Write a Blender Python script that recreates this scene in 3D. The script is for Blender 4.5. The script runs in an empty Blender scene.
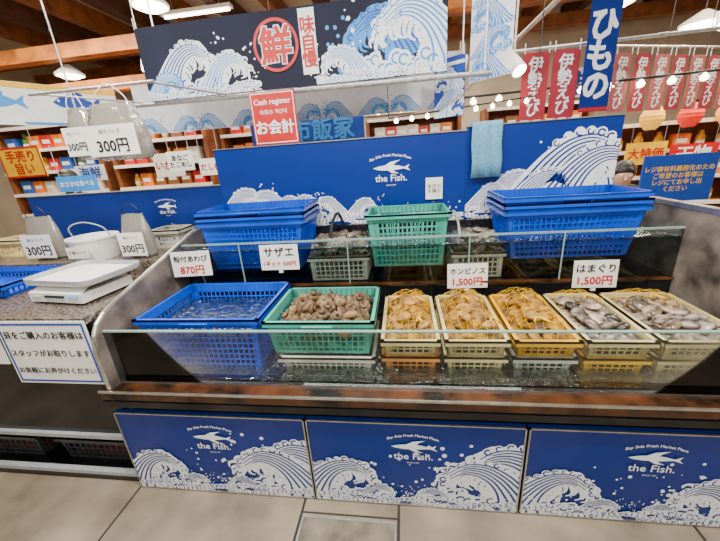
import bpy, math, random
from mathutils import Matrix, Vector
random.seed(7)
SC=bpy.context.scene
COL=SC.collection
# ------------------------------------------------------------------ materials
MATS={}
def mat(name,col,rough=.5,metal=0.,var=.08,scale=12.,bump=0.,emit=0.,rnd=0.,spec=.5,col2=None,detail=4,coat=0.,sat=0.):
    if name in MATS: return MATS[name]
    m=bpy.data.materials.new(name); m.use_nodes=True
    nt=m.node_tree; n=nt.nodes; L=nt.links; b=n['Principled BSDF']
    b.inputs['Roughness'].default_value=rough; b.inputs['Metallic'].default_value=metal
    b.inputs['Specular IOR Level'].default_value=spec
    b.inputs['Coat Weight'].default_value=coat
    tc=n.new('ShaderNodeTexCoord'); nz=n.new('ShaderNodeTexNoise'); nz.inputs['Scale'].default_value=scale; nz.inputs['Detail'].default_value=detail
    L.new(tc.outputs['Object'],nz.inputs['Vector'])
    r=n.new('ShaderNodeValToRGB'); c=Vector(col[:3])
    c2=Vector(col2) if col2 else c*(1-var*2.2)
    r.color_ramp.elements[0].position=.34; r.color_ramp.elements[1].position=.66
    r.color_ramp.elements[0].color=(*c2,1); r.color_ramp.elements[1].color=(*[min(1,v*(1+(var if not col2 else 0))) for v in c],1)
    L.new(nz.outputs['Fac'],r.inputs['Fac']); out=r.outputs['Color']
    if rnd:
        oi=n.new('ShaderNodeObjectInfo'); hs=n.new('ShaderNodeHueSaturation')
        mr=n.new('ShaderNodeMapRange'); mr.inputs['To Min'].default_value=1-rnd; mr.inputs['To Max'].default_value=1+rnd
        L.new(oi.outputs['Random'],mr.inputs['Value']); L.new(mr.outputs['Result'],hs.inputs['Value']); L.new(out,hs.inputs['Color']); out=hs.outputs['Color']
        if sat:
            ms=n.new('ShaderNodeMath'); ms.operation='MULTIPLY'; ms.inputs[1].default_value=7.31; fr=n.new('ShaderNodeMath'); fr.operation='FRACT'
            m3=n.new('ShaderNodeMapRange'); m3.inputs['To Min'].default_value=1-sat; m3.inputs['To Max'].default_value=1+sat
            L.new(oi.outputs['Random'],ms.inputs[0]); L.new(ms.outputs[0],fr.inputs[0]); L.new(fr.outputs[0],m3.inputs['Value']); L.new(m3.outputs['Result'],hs.inputs['Saturation'])
    L.new(out,b.inputs['Base Color'])
    if bump:
        bp=n.new('ShaderNodeBump'); bp.inputs['Strength'].default_value=bump; bp.inputs['Distance'].default_value=.01
        L.new(nz.outputs['Fac'],bp.inputs['Height']); L.new(bp.outputs['Normal'],b.inputs['Normal'])
    if emit:
        b.inputs['Emission Color'].default_value=(*col[:3],1); b.inputs['Emission Strength'].default_value=emit
    MATS[name]=m; return m
def glassmat(name,tint,gl=.12,rough=.02,dens=0.,dcol=(.5,.6,.6),bump=0.,bs=14):
    m=bpy.data.materials.new(name); m.use_nodes=True; nt=m.node_tree; n=nt.nodes; L=nt.links
    n.remove(n['Principled BSDF']); o=n['Material Output']
    t=n.new('ShaderNodeBsdfTransparent'); t.inputs[0].default_value=(*tint,1)
    g=n.new('ShaderNodeBsdfGlossy'); g.inputs['Roughness'].default_value=rough; g.inputs['Color'].default_value=(1,1,1,1)
    f=n.new('ShaderNodeFresnel'); f.inputs['IOR'].default_value=1.33
    ad=n.new('ShaderNodeMath'); ad.operation='ADD'; ad.inputs[1].default_value=gl; ad.use_clamp=True
    L.new(f.outputs[0],ad.inputs[0]); mx=n.new('ShaderNodeMixShader'); L.new(ad.outputs[0],mx.inputs[0]); 
    src=t.outputs[0]
    if dens:
        df=n.new('ShaderNodeBsdfDiffuse'); df.inputs[0].default_value=(*dcol,1); m2=n.new('ShaderNodeMixShader'); m2.inputs[0].default_value=dens
        L.new(t.outputs[0],m2.inputs[1]); L.new(df.outputs[0],m2.inputs[2]); src=m2.outputs[0]
    L.new(src,mx.inputs[1]); L.new(g.outputs[0],mx.inputs[2]); L.new(mx.outputs[0],o.inputs['Surface'])
    if bump:
        tc=n.new('ShaderNodeTexCoord'); nz=n.new('ShaderNodeTexNoise'); nz.inputs['Scale'].default_value=bs; nz.inputs['Detail'].default_value=3
        bp=n.new('ShaderNodeBump'); bp.inputs['Strength'].default_value=bump; bp.inputs['Distance'].default_value=.03
        L.new(tc.outputs['Object'],nz.inputs['Vector']); L.new(nz.outputs['Fac'],bp.inputs['Height']); L.new(bp.outputs['Normal'],g.inputs['Normal']); L.new(bp.outputs['Normal'],f.inputs['Normal'])
    MATS[name]=m; return m
BLUE=mat('print_blue',(.002,.024,.21),.28,var=.04,scale=2,spec=.4)
NAVY=mat('banner_navy',(.005,.008,.032),.8,var=.2,scale=3)
WHITE=mat('print_white',(.86,.89,.92),.5,var=.03)
PAPER=mat('card_white',(.88,.85,.78),.6,var=.03)
LBLUE=mat('wave_light_blue',(.04,.30,.78),.6,var=.06)
MBLUE=mat('wave_mid_blue',(.003,.06,.40),.6,var=.06)
RED=mat('print_red',(.58,.001,.001),.5,var=.05)
BLACK=mat('print_black',(.006,.006,.008),.5,var=.1)
BLACKP=mat('plastic_black',(.045,.048,.055),.3,var=.2)
PINK=mat('flag_pink',(.40,.03,.05),.85,var=.1,scale=4)
ROSE=mat('flag_rose',(.52,.12,.12),.85,var=.1,scale=4)
YEL=mat('print_yellow',(.95,.56,.005),.5,var=.05)
CRATE=mat('crate_blue',(.001,.075,.62),.24,var=.1,scale=6,spec=.6)
GREEN=mat('crate_green',(.06,.38,.29),.3,var=.1,scale=8)
CREAM=mat('crate_cream',(.70,.57,.26),.4,var=.12,scale=8)
AMBER=mat('crate_amber',(.88,.44,.005),.4,var=.12,scale=8)
GREYW=mat('crate_grey',(.52,.50,.42),.45,var=.12,scale=8)
TAN=mat('crate_tan',(.72,.25,.04),.4,var=.12,scale=8)
DARK=mat('tank_black',(.010,.010,.012),.14,var=.25,scale=5,bump=.25,col2=(.002,.003,.004))
RUST=mat('tank_edge',(.12,.042,.014),.16,scale=7,bump=.6,col2=(.003,.003,.003),detail=9)
ALU=mat('aluminium',(.58,.57,.53),.3,.9,var=.1,scale=20)
STEEL=mat('galvanised_pipe',(.55,.57,.59),.35,.8,var=.1,scale=30)
GREYP=mat('weathered_grey_panel',(.24,.20,.17),.32,scale=7,bump=.3,col2=(.04,.036,.032),detail=8)
STONE=mat('speckled_worktop',(.22,.175,.135),.2,scale=70,col2=(.016,.014,.012),detail=6)
PLW=mat('plastic_white',(.82,.82,.78),.35,var=.03)
PLG=mat('plastic_grey',(.38,.40,.41),.4,var=.06)
WOOD=mat('beam_wood',(.24,.075,.020),.6,var=.2,scale=5)
WOODL=mat('beam_orange_wood',(.52,.17,.025),.55,var=.2,scale=5)
WOODD=mat('beam_dark_wood',(.085,.028,.014),.6,var=.2,scale=5)
CEIL=mat('ceiling_paint',(.74,.65,.52),.8,var=.05,scale=2)
SKIN=mat('skin',(.62,.36,.24),.5,var=.04)
HAIR=mat('hair_black',(.010,.008,.008),.45,var=.2,scale=40,bump=.4)
CLOTH=mat('cloth_dark',(.02,.02,.03),.85,var=.2,scale=20)
TOWEL=mat('towel_blue',(.13,.34,.50),.95,var=.08,scale=60,bump=.5)
NET=mat('net_yellow',(.90,.52,.002),.5,var=.1)
CLAM=mat('hard_clam_shell',(.42,.215,.030),.5,scale=26,col2=(.13,.050,.006),bump=.4,rnd=.5,sat=.15,spec=.3)
HAMA=mat('smooth_clam_shell',(.44,.35,.26),.22,scale=17,col2=(.020,.011,.008),rnd=.8,sat=.5)
BED=mat('shell_gap_shade',(.03,.018,.008),.6,scale=30,col2=(.006,.004,.003))  # filler under the clams; shade between the shells is put into its dark colour
SAZAE=mat('turban_shell',(.27,.165,.08),.5,scale=45,col2=(.035,.022,.014),bump=.6,rnd=.5,spec=.3)
OYST=mat('oyster_shell',(.28,.22,.16),.35,scale=30,col2=(.045,.035,.027),bump=.8,rnd=.5)
ABA=mat('abalone_shell',(.13,.11,.08),.3,scale=30,col2=(.015,.013,.013),bump=.7,rnd=.5)
LAMP=mat('lamp_glow',(1,.92,.78),.5,emit=16)
BULB=mat('bulb_glow',(1,.85,.6),.5,emit=18)
GLASS=glassmat('tank_glass',(.94,.98,.97),.0,.02)
EDGE=mat('glass_edge',(.24,.38,.33),.12,var=.05,spec=.9)
WATER=glassmat('tank_water',(.50,.68,.72),.24,.012,.03,(.06,.14,.16),bump=1.,bs=18)
BWATER=glassmat('basket_sea_water',(.45,.62,.75),.08,.012,.04,(.02,.06,.14),bump=1.,bs=26)
BAG=glassmat('clear_plastic',(.66,.64,.60),.10,.12,.5,(.42,.39,.33),bump=.8)
# ------------------------------------------------------------------ mesh builder
_txt={}
def textgeo(s,line=1.):
    k=(s,line)
    if k in _txt: return _txt[k]
    c=bpy.data.curves.new('t','FONT'); c.body=s; c.size=1; c.resolution_u=2; c.align_x='CENTER'; c.space_line=line
    o=bpy.data.objects.new('t',c); COL.objects.link(o); bpy.context.view_layer.update()
    me=bpy.data.meshes.new_from_object(o.evaluated_get(bpy.context.evaluated_depsgraph_get()))
    V=[(v.co.x,v.co.y) for v in me.vertices]; F=[tuple(p.vertices) for p in me.polygons]
    bpy.data.objects.remove(o); bpy.data.curves.remove(c); bpy.data.meshes.remove(me)
    _txt[k]=(V,F); return V,F
def clip_poly(P,box):
    a,b,c,e=box
    for ax,val,sg in ((0,a,1),(0,b,-1),(1,c,1),(1,e,-1)):
        out=[];n=len(P)
        for i in range(n):
            p=P[i];q=P[(i+1)%n]; ip=(p[ax]-val)*sg>=0; iq=(q[ax]-val)*sg>=0
            if ip: out.append(p)
            if ip!=iq:
                t=(val-p[ax])/(q[ax]-p[ax]); out.append((p[0]+(q[0]-p[0])*t,p[1]+(q[1]-p[1])*t))
        P=out
        if len(P)<3: return []
    return P
def catmull(P,n=8):
    P=[Vector(p) for p in P]; Q=[P[0]*2-P[1]]+P+[P[-1]*2-P[-2]]; out=[]
    for i in range(1,len(Q)-2):
        for j in range(n):
            t=j/n; a,b,c,d=Q[i-1],Q[i],Q[i+1],Q[i+2]
            out.append(.5*((2*b)+(c-a)*t+(2*a-5*b+4*c-d)*t*t+(3*b-a-3*c+d)*t**3))
    out.append(P[-1]); return out
class MB:
    def __init__(s): s.v=[];s.f=[];s.mi=[];s.m=[];s.clip=None;s.X=Matrix.Identity(4);s.cnt=0
    def idx(s,m):
        if m not in s.m: s.m.append(m)
        return s.m.index(m)
    def add(s,V,F,m):
        o=len(s.v); i=s.idx(m)
        for v in V: s.v.append(tuple(s.X@Vector(v)))
        for f in F: s.f.append([a+o for a in f]); s.mi.append(i)
    def box(s,x0,x1,y0,y1,z0,z1,m):
        V=[(x,y,z) for z in (z0,z1) for y in (y0,y1) for x in (x0,x1)]
        s.add(V,[(0,2,3,1),(4,5,7,6),(0,1,5,4),(2,6,7,3),(0,4,6,2),(1,3,7,5)],m)
    def cyl(s,p0,p1,r,m,n=12,r1=None,cap=True):
        p0=Vector(p0);p1=Vector(p1); d=(p1-p0).normalized(); a=d.orthogonal().normalized(); b=d.cross(a); r1=r if r1 is None else r1
        V=[tuple(p0+(a*math.cos(t)+b*math.sin(t))*r) for t in [2*math.pi*i/n for i in range(n)]]+[tuple(p1+(a*math.cos(t)+b*math.sin(t))*r1) for t in [2*math.pi*i/n for i in range(n)]]
        F=[(i,(i+1)%n,n+(i+1)%n,n+i) for i in range(n)]
        if cap: F+=[tuple(range(n-1,-1,-1)),tuple(range(n,2*n))]
        s.add(V,F,m)
    def tube(s,pts,r,m,n=8,rs=None):
        pts=[Vector(p) for p in pts]; V=[];F=[]
        for i,p in enumerate(pts):
            d=(pts[min(i+1,len(pts)-1)]-pts[max(i-1,0)]).normalized(); a=d.cross(Vector((.13,.31,.94))).normalized(); b=d.cross(a)
            rr=rs[i] if rs else r
            for j in range(n):
                t=2*math.pi*j/n; V.append(tuple(p+(a*math.cos(t)+b*math.sin(t))*rr))
        for i in range(len(pts)-1):
            for j in range(n): F.append((i*n+j,i*n+(j+1)%n,(i+1)*n+(j+1)%n,(i+1)*n+j))
        F.append(tuple(range(n))); F.append(tuple((len(pts)-1)*n+j for j in range(n)))
        s.add(V,F,m)
    def lathe(s,prof,m,n=20,c=(0,0,0)):
        V=[];F=[]
        for r,z in prof:
            for j in range(n): t=2*math.pi*j/n; V.append((c[0]+r*math.cos(t),c[1]+r*math.sin(t),c[2]+z))
        for i in range(len(prof)-1):
            for j in range(n): F.append((i*n+j,i*n+(j+1)%n,(i+1)*n+(j+1)%n,(i+1)*n+j))
        s.add(V,F,m)
    # flat artwork on plane facing -Y: (u,v)->(u,-d,v); tiny depth step per layer so prints never coincide
    def flat(s,P,F,m,d):
        s.cnt+=1; d=d+(s.cnt%12)*4e-5
        if s.clip:
            a,b,c,e=s.clip
            if any(p[0]<a or p[0]>b or p[1]<c or p[1]>e for p in P):
                for f in F:
                    Q=clip_poly([tuple(P[i]) for i in f],s.clip)
                    if len(Q)<3: continue
                    ar=abs(sum(Q[i][0]*Q[(i+1)%len(Q)][1]-Q[(i+1)%len(Q)][0]*Q[i][1] for i in range(len(Q))))
                    if ar<1e-8: continue
                    s.add([(p[0],-d,p[1]) for p in Q],[tuple(range(len(Q)))],m)
                return
        s.add([(p[0],-d,p[1]) for p in P],F,m)
    def poly(s,P,m,d=.001): s.flat(P,[tuple(range(len(P)))],m,d)
    def rect(s,a,b,c,e,m,d=.001): s.flat([(a,c),(b,c),(b,e),(a,e)],[(0,1,2,3)],m,d)
    def disc(s,x,y,r,m,d=.001,n=14,sy=1): s.poly([(x+r*math.cos(2*math.pi*i/n),y+sy*r*math.sin(2*math.pi*i/n)) for i in range(n)],m,d)
    def ring(s,x,y,r0,r1,m,d=.001,n=40,a0=0,a1=2*math.pi):
        P=[];F=[]
        for i in range(n+1):
            t=a0+(a1-a0)*i/n; P+=[(x+r0*math.cos(t),y+r0*math.sin(t)),(x+r1*math.cos(t),y+r1*math.sin(t))]
        s.flat(P,[(2*i,2*i+1,2*i+3,2*i+2) for i in range(n)],m,d)
    def ribbon(s,C,w0,w1,m,d=.001,n=6,sm=True):
        Q=catmull(C,n) if sm else [Vector(c) for c in C]; P=[]; N=len(Q)
        for i,q in enumerate(Q):
            t=(Q[min(i+1,N-1)]-Q[max(i-1,0)]); 
            if t.length<1e-9: t=Vector((1,0))
            t.normalize(); w=(w0+(w1-w0)*i/(N-1))*.5
            P+=[(q.x-t.y*w,q.y+t.x*w),(q.x+t.y*w,q.y-t.x*w)]
        s.flat(P,[(2*i,2*i+1,2*i+3,2*i+2) for i in range(N-1)],m,d)
    def text(s,t,x,z,h=None,w=None,m=None,d=.002,bold=0.,vert=False,bend=0.,line=1.):
        # bold: stroke thickening as a fraction of the em, from overlaid shifted copies at slightly different depths
        if vert: t="\n".join(t)
        V,F=textgeo(t,line)
        if not V: return
        x0=min(v[0] for v in V);x1=max(v[0] for v in V);y0=min(v[1] for v in V);y1=max(v[1] for v in V)
        k=1e9
        if h: k=min(k,h/(y1-y0))
        if w: k=min(k,w/(x1-x0))
        cx=(x0+x1)/2;cy=(y0+y1)/2
        P=[((v[0]-cx)*k,(v[1]-cy)*k) for v in V]; P=[(x+p[0],z+p[1]-bend*p[0]**2) for p in P]
        e=bold*k*.7
        offs=[(0,0)]
        if bold: offs=[(e,e),(-e,e),(e,-e),(-e,-e)]
        if bold>.03: offs+=[(0,0),(0,e),(0,-e),(e,0),(-e,0)]
        for i,(dx,dy) in enumerate(offs):
            s.cnt=0
            s.flat([(p[0]+dx,p[1]+dy) for p in P],F,m,d+.00015*i)
    def obj(s,name,label=None,cat=None,parent=None,loc=(0,0,0),rot=(0,0,0),group=None,kind=None,smooth=False):
        me=bpy.data.meshes.new(name); me.from_pydata(s.v,[],s.f); me.update()
        for m in s.m: me.materials.append(m)
        me.polygons.foreach_set('material_index',s.mi)
        if smooth: me.polygons.foreach_set('use_smooth',[True]*len(s.f))
        o=bpy.data.objects.new(name,me); COL.objects.link(o)
        return setup(o,label,cat,parent,loc,rot,group,kind)
def setup(o,label=None,cat=None,parent=None,loc=(0,0,0),rot=(0,0,0),group=None,kind=None):
    o.location=loc;o.rotation_euler=rot
    if parent: o.parent=parent
    if label:o['label']=label
    if cat:o['category']=cat
    if group:o['group']=group
    if kind:o['kind']=kind
    return o
def root(name,label,cat,loc=(0,0,0),rot=(0,0,0),group=None):
    o=bpy.data.objects.new(name,None); o.empty_display_size=.05; COL.objects.link(o); return setup(o,label,cat,None,loc,rot,group)
def copy_thing(o,loc,rot=None,label=None,scale=None):
    c=o.copy(); COL.objects.link(c); c.location=loc
    if rot is not None:c.rotation_euler=rot
    if scale:c.scale=(scale,)*3 if not isinstance(scale,tuple) else scale
    if label:c['label']=label
    for ch in o.children:
        d=ch.copy(); COL.objects.link(d); d.parent=c
    return c
# ------------------------------------------------------------------ wave art
def crest(M,x,y,s,fl,A,B,d=.001,claws=True,G=None):
    L=B or BLUE
    T=lambda p:(x+fl*p[0]*s,y+p[1]*s)
    back=[(-1.35,-.12),(-.95,.10),(-.60,.46),(-.25,.80),(.12,.98),(.48,.93),(.76,.68),(.80,.42)]
    front=[(.80,.42),(.62,.56),(.42,.66),(.20,.58),(.06,.36),(.06,.12),(.20,-.12)]
    bq=catmull(back,5); fq=catmull(front,5); N=len(bq)
    K=24; P=[];F=[]
    for i in range(K+1):
        t=i/K; a=bq[int(round(t*(N-1)))]; b=fq[int(round((1-t)*(len(fq)-1)))]; P+=[T(a),T(b)]
    M.flat(P,[(2*i,2*i+1,2*i+3,2*i+2) for i in range(K)],A,d)
    for k in range(6):
        u=(k+1)/7.2; q=[]
        for i in range(9):
            t=i/8*(.84-.1*(k%2)); a=bq[int(t*(N-1))]; b=fq[int((1-t)*(len(fq)-1))]; q.append(a.lerp(b,u))
        M.ribbon([T(p) for p in q],s*.045,s*.014,L,d+.0008,n=3)
    if not claws: return
    def hook(p,ang,Ln,w):
        c=[(0,0),(.55,.10),(.95,-.05),(1.05,-.45)]
        ca,sa=math.cos(ang),math.sin(ang)
        M.ribbon([T((p.x+Ln*(a*ca-b*sa),p.y+Ln*(a*sa+b*ca))) for a,b in c],s*w,s*w*.3,A,d+.0002,n=3)
    for i in range(0,len(fq)-6,2):
        hook(fq[i],-1.15-.5*random.random(),.15+.10*random.random(),.085)
    for i in range(N//2-2,N,2):
        p=bq[i]; hook(p,random.uniform(-.3,.9)-(i/N),.13+.08*random.random(),.085)
        r=.055+.03*random.random(); q=T(tuple(p)); M.disc(*q,s*r,A,d+.0004,9); M.ring(*q,s*r*.40,s*r*.72,L,d+.0010,8,a0=random.random()*3,a1=3.5+random.random()*3)
    for i in range(14):
        M.disc(*T((random.uniform(.75,1.35),random.uniform(.1,1.15))),s*random.uniform(.012,.04),A,d,7)
    for i in range(10):
        px=-.1+1.2*i/10; r=.09+.06*random.random(); q=T((px,.02+.10*math.sin(i*1.7)+.03))
        M.disc(*q,s*r,A,d+.0003,11); M.ring(*q,s*r*.42,s*r*.66,L,d+.0010,9,a0=.4+random.random(),a1=4.6+random.random())
def foam(M,x0,x1,y,amp,s,A,C,d=.001):
    n=int((x1-x0)/s/1.2)
    for row in range(3):
        P=[]
        for i in range(n*2+1):
            xx=x0+(x1-x0)*i/(n*2)
            P.append((xx,y+amp*(.5+.5*math.sin(xx*9/ (amp*20)+row*2.1))-row*s*1.3))
        M.ribbon(P,s*.5,s*.5,A,d,n=2)
        for i in range(0,len(P),2):
            r=s*random.uniform(.5,.95); M.disc(P[i][0],P[i][1]+s*.3,r,A,d+.0002,10)
            M.ring(P[i][0],P[i][1]+s*.3,r*.35,r*.6,C,d+.0009,8,a0=random.random()*3,a1=4+random.random()*2)
    for i in range(n):
        xx=random.uniform(x0,x1); M.disc(xx,y+amp+random.random()*s*3,s*random.uniform(.1,.3),A,d,7)
def logo(M,x,z,s,m,d=.002):
    M.text('Bay Side Fresh Market Place',x,z+.62*s,w=1.75*s,m=m,d=d,bend=.22/s*1.0,bold=.008)
    M.poly([(x+s*p[0],z+s*p[1]) for p in [(-.75,.13),(-.5,.20),(-.1,.24),(.3,.20),(.58,.12),(.80,.22),(.72,.08),(.84,-.04),(.56,.06),(.2,.02),(-.3,.02),(-.62,.07)]],m,d)
    M.poly([(x+s*p[0],z+s*p[1]) for p in [(-.25,.22),(.0,.36),(.42,.42),(.22,.32),(.12,.22)]],m,d)
    M.poly([(x+s*p[0],z+s*p[1]) for p in [(-.15,.03),(.05,-.10),(.35,-.13),(.18,-.05),(.1,.03)]],m,d)
    M.text('the Fish.',x,z-.30*s,w=1.35*s,m=m,d=d,bold=.010)
    M.text('SINCE 1997',x,z-.60*s,w=.42*s,m=m,d=d)
def wave_board(M,w,h,lx,lz,ls,layout):
    M.rect(-w/2,w/2,0,h,BLUE,.0)
    M.clip=(-w/2+.004,w/2-.004,.003,h-.003)
    for i,(x,y,s,f) in enumerate(layout): crest(M,x*w,y*h,s*h,f,WHITE,None,.0012+.0014*(i%3))
    foam(M,-w/2,w/2,.06*h,.06*h,.030*h*1.3,WHITE,BLUE,.0055)
    if ls: logo(M,lx,lz,ls,WHITE,.0060)
    M.clip=None
# ------------------------------------------------------------------ setting
def shell(name,b,m,rot=None):
    M=MB();M.box(*b,m); return M.obj(name,kind='structure')
CONC=mat('floor_concrete',(.37,.30,.215),.32,scale=2.6,bump=.4,col2=(.15,.12,.085),detail=15)
M=MB(); M.box(-9,8,-2.5,9,-.1,0,CONC); floor=M.obj('floor',kind='structure')
JO=mat('floor_joint',(.03,.026,.02),.8)
tn=1
for (a,b,c,e) in [(-.525,-.513,-2,1.13),(-.062,-.050,-2,1.13),(-1.44,-1.43,-2,1.13),(1.2,1.212,-2,1.13),(-.513,-.062,1.060,1.068)]:
    M=MB();M.box(a,b,c,e,.0,.0012,JO);M.obj('trim_%d'%tn,kind='structure'); tn+=1
r=root('drain_cover','worn concrete drain cover with steel edge in the floor','drain cover',(-.288,.72,0))
M=MB(); M.box(-.215,.215,-.32,.32,0,.004,mat('cover_concrete',(.28,.235,.175),.45,scale=9,bump=.4,col2=(.10,.085,.065),detail=12)); M.obj('slab',parent=r)
M=MB(); 
for a in ((-.222,-.214,-.327,.327),(.214,.222,-.327,.327),(-.214,.214,.319,.327),(-.214,.214,-.327,-.319)): M.box(*a,0,.006,STEEL)
M.obj('steel_edge',parent=r)
WALLB=mat('wall_panel',(.50,.42,.32),.8,var=.08,scale=2)
shell('wall_back',(-9,8,9,9.1,0,4.6),WALLB); shell('wall_left',(-9.1,-9,-2.5,9.1,0,4.6),WALLB); shell('wall_right',(8,8.1,-2.5,9.1,0,4.6),WALLB)
shell('ceiling',(-9,8,-.6,9.1,4.4,4.5),CEIL)
def beam(name,b,m,label,group=None):
    M=MB(); x0,x1,y0,y1,z0,z1=b; M.box(x0,x1,y0,y1,z0,z1,m)
    ax=x1-x0<y1-y0
    M.box(x0-.02 if ax else x0,x1+.02 if ax else x1,y0 if ax else y0-.02,y1 if ax else y1+.02,z0-.03,z0,m)
    return M.obj(name,label,'beam',group=group)
for i,x in enumerate([-6.9,-6.1,-5.3,-4.5,-3.7,-2.9,-2.1,-1.3,-.5,.3,1.1,1.9,2.7,3.5,4.3,5.1,5.9,6.7]):
    beam('ceiling_beam',(x-.06,x+.06,1.2,9,4.02,4.3),WOODD if i%2 else WOOD,'dark brown wooden roof beam under the ceiling','roof beams')
for y in (3.4,6.9,8.3):
    beam('ceiling_crossbeam',(-8.9,7.9,y-.07,y+.07,3.78,3.98),WOOD,'brown wooden crossbeam carrying the roof beams','roof crossbeams')
beam('orange_lintel',(-8.5,1.2,5.1,5.24,3.28,3.44),WOODL,'orange-brown horizontal wooden beam above the shops')
beam('orange_lintel',(-8.5,-2.2,4.5,4.6,2.66,2.78),WOODL,'orange-brown wooden beam above the shop shelves')
for i,(x,y) in enumerate([(-5.5,2.6),(-3.2,6.0),(.3,6.0),(3.8,6.0),(-1.2,4.4),(2.9,3.9),(-5.9,4.6)]):
    r=root('strip_light','long white fluorescent strip light under the roof beams','lamp',(x,y,3.90),(0,0,0),'strip lights')
    M=MB(); M.box(-.6,.6,-.06,.06,.03,.08,PLW); M.obj('housing',parent=r)
    M=MB(); M.cyl((-.56,0,.01),(.56,0,.01),.018,LAMP,10); M.obj('tube',parent=r)
    M=MB(); M.cyl((-.4,0,.08),(-.4,0,.5),.006,STEEL,6); M.obj('hanger',parent=r)
    M=MB(); M.cyl((.4,0,.08),(.4,0,.5),.006,STEEL,6); M.obj('hanger',parent=r)
# ------------------------------------------------------------------ TANK
TX0,TX1=-1.415,1.62
tank=root('seafood_tank','long black two-tier live seafood tank with glass front','tank',(0,0,0))
M=MB(); M.box(TX0,TX1,1.19,2.26,.02,.57,DARK); M.box(TX0,TX1,1.16,1.19,.505,.575,DARK)
for x in (-1.3,0,1.4): M.box(x-.04,x+.04,1.25,1.33,0,.03,DARK)
M.obj('base',parent=tank)
M=MB(); M.box(TX0-.03,TX1,1.12,1.20,.585,.632,RUST); M.box(TX0-.03,TX1,1.185,1.205,.632,.642,ALU); M.box(TX0-.03,TX1,1.112,1.120,.626,.636,ALU); M.box(TX0-.03,TX1,1.115,1.125,.545,.578,DARK); M.obj('front_rim',parent=tank,label='rust-stained black metal front rim')
M=MB(); M.box(TX0,TX1,1.2,1.84,.575,.62,DARK)
for x in (-.68,-.135,.44,1.02): M.box(x-.008,x+.008,1.22,1.82,.62,.632,ALU)
M.obj('lower_tray',parent=tank)
M=MB(); M.box(TX0+.04,TX1,1.20,1.82,.655,.657,WATER); M.obj('tray_water',parent=tank,kind='stuff',label='shallow rippled water in the lower tray')
M=MB(); M.box(TX0+.03,TX1,1.182,1.19,.645,.915,GLASS); M.obj('front_glass',parent=tank,label='clear glass front pane')
M=MB(); M.box(TX0+.03,TX1,1.179,1.193,.914,.920,EDGE); M.obj('glass_edge',parent=tank,label='pale green polished glass edge')
M=MB(); M.box(TX0,TX1,1.84,2.26,.575,.87,DARK); M.box(TX0,TX1,2.24,2.27,.86,1.15,DARK); M.obj('upper_tank_body',parent=tank)
M=MB(); M.box(TX0+.04,1.42,1.842,1.852,.87,1.14,GLASS)
M.obj('upper_glass',parent=tank,label='clear glass pane of the upper tank')
M=MB(); M.box(TX0+.04,1.42,1.838,1.856,1.138,1.147,EDGE); M.box(TX0+.04,1.42,1.83,1.86,.862,.875,RUST)
for x in (-.33,.85,-1.0,.36): M.box(x-.003,x+.003,1.836,1.842,.87,1.14,EDGE)
M.obj('upper_trim',parent=tank,label='pale glass edge and rusty metal trim')
M=MB(); M.box(TX0+.04,1.42,1.853,2.24,1.095,1.10,WATER); M.obj('water',parent=tank,kind='stuff',label='rippled sea water surface')
def prism(M,prof,x0,x1,m):
    n=len(prof); V=[(x0,y,z) for y,z in prof]+[(x1,y,z) for y,z in prof]
    M.add(V,[tuple(range(n)),tuple(range(2*n-1,n-1,-1))]+[(i,n+i,n+(i+1)%n,(i+1)%n) for i in range(n)],m)
prof=[(1.135,.56),(1.135,.78),(1.138,.85),(1.152,.91),(1.18,.955),(1.23,.988),(1.30,1.012),(2.0,1.19),(2.06,1.197),(2.12,1.192),(2.26,1.16),(2.26,.56)]
M=MB(); prism(M,prof,TX0,TX0+.03,GREYP)
M.tube([(TX0+.015,y,z) for y,z in prof[:11]],.011,ALU); M.obj('side_panel',parent=tank,label='weathered grey side panel with rounded metal edge')
M=MB(); prism(M,[(1.2,.58),(1.2,1.0),(1.45,1.27),(2.26,1.24),(2.26,.58)],1.42,1.45,GREYP); M.box(1.415,1.455,1.45,2.26,1.235,1.26,ALU); M.obj('side_panel',parent=tank,label='weathered grey side panel')
def hose(pts,r,m,label):
    M=MB(); M.tube(catmull(pts,6),r,m,8); M.cyl(pts[-1],Vector(pts[-1])-Vector((0,0,.03)),r*1.4,BLACK,8); M.obj('water_hose',label,'hose')
hose([(-.42,2.27,1.16),(-.44,2.20,1.24),(-.46,2.10,1.20),(-.47,2.02,1.10)],.010,BLACK,'black water hose hanging into the upper tank')
hose([(.30,2.27,1.16),(.32,2.20,1.22),(.33,2.08,1.18),(.335,2.0,1.10)],.008,PLG,'grey air hose hanging into the upper tank')
def panel(x0,x1,label,lay):
    w=x1-x0; r=root('wave_panel',label,'panel',((x0+x1)/2,1.135,.005),group='blue wave panels on the tank front')
    M=MB(); M.box(-w/2,w/2,.0,.02,0,.495,BLUE); M.X=Matrix.Translation((0,-.0005,0)); wave_board(M,w,.495,0.005,.350,.128,lay); M.obj('printed_board',parent=r)
    M=MB(); t=.006
    M.box(-w/2,-w/2+t,-.008,.0,0,.495,ALU);M.box(w/2-t,w/2,-.008,.0,0,.495,ALU);M.box(-w/2,w/2,-.008,0,.489,.495,ALU);M.box(-w/2,w/2,-.008,0,0,.006,ALU)
    M.obj('frame',parent=r,label='thin aluminium frame')
panel(-1.425,-.468,'blue panel with white breaking waves and fish logo',[(.52,.10,.62,-1),(.35,.04,.58,-1),(-.40,.06,.46,1),(-.48,.04,.34,1),(.14,.02,.22,-1),(-.18,.02,.22,1)])
panel(-.460,.482,'blue panel with white breaking waves and fish logo',[(.54,.10,.68,-1),(.38,.04,.56,-1),(-.40,.06,.50,1),(-.52,.10,.38,1),(.12,.02,.22,-1),(-.20,.02,.24,1)])
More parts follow.
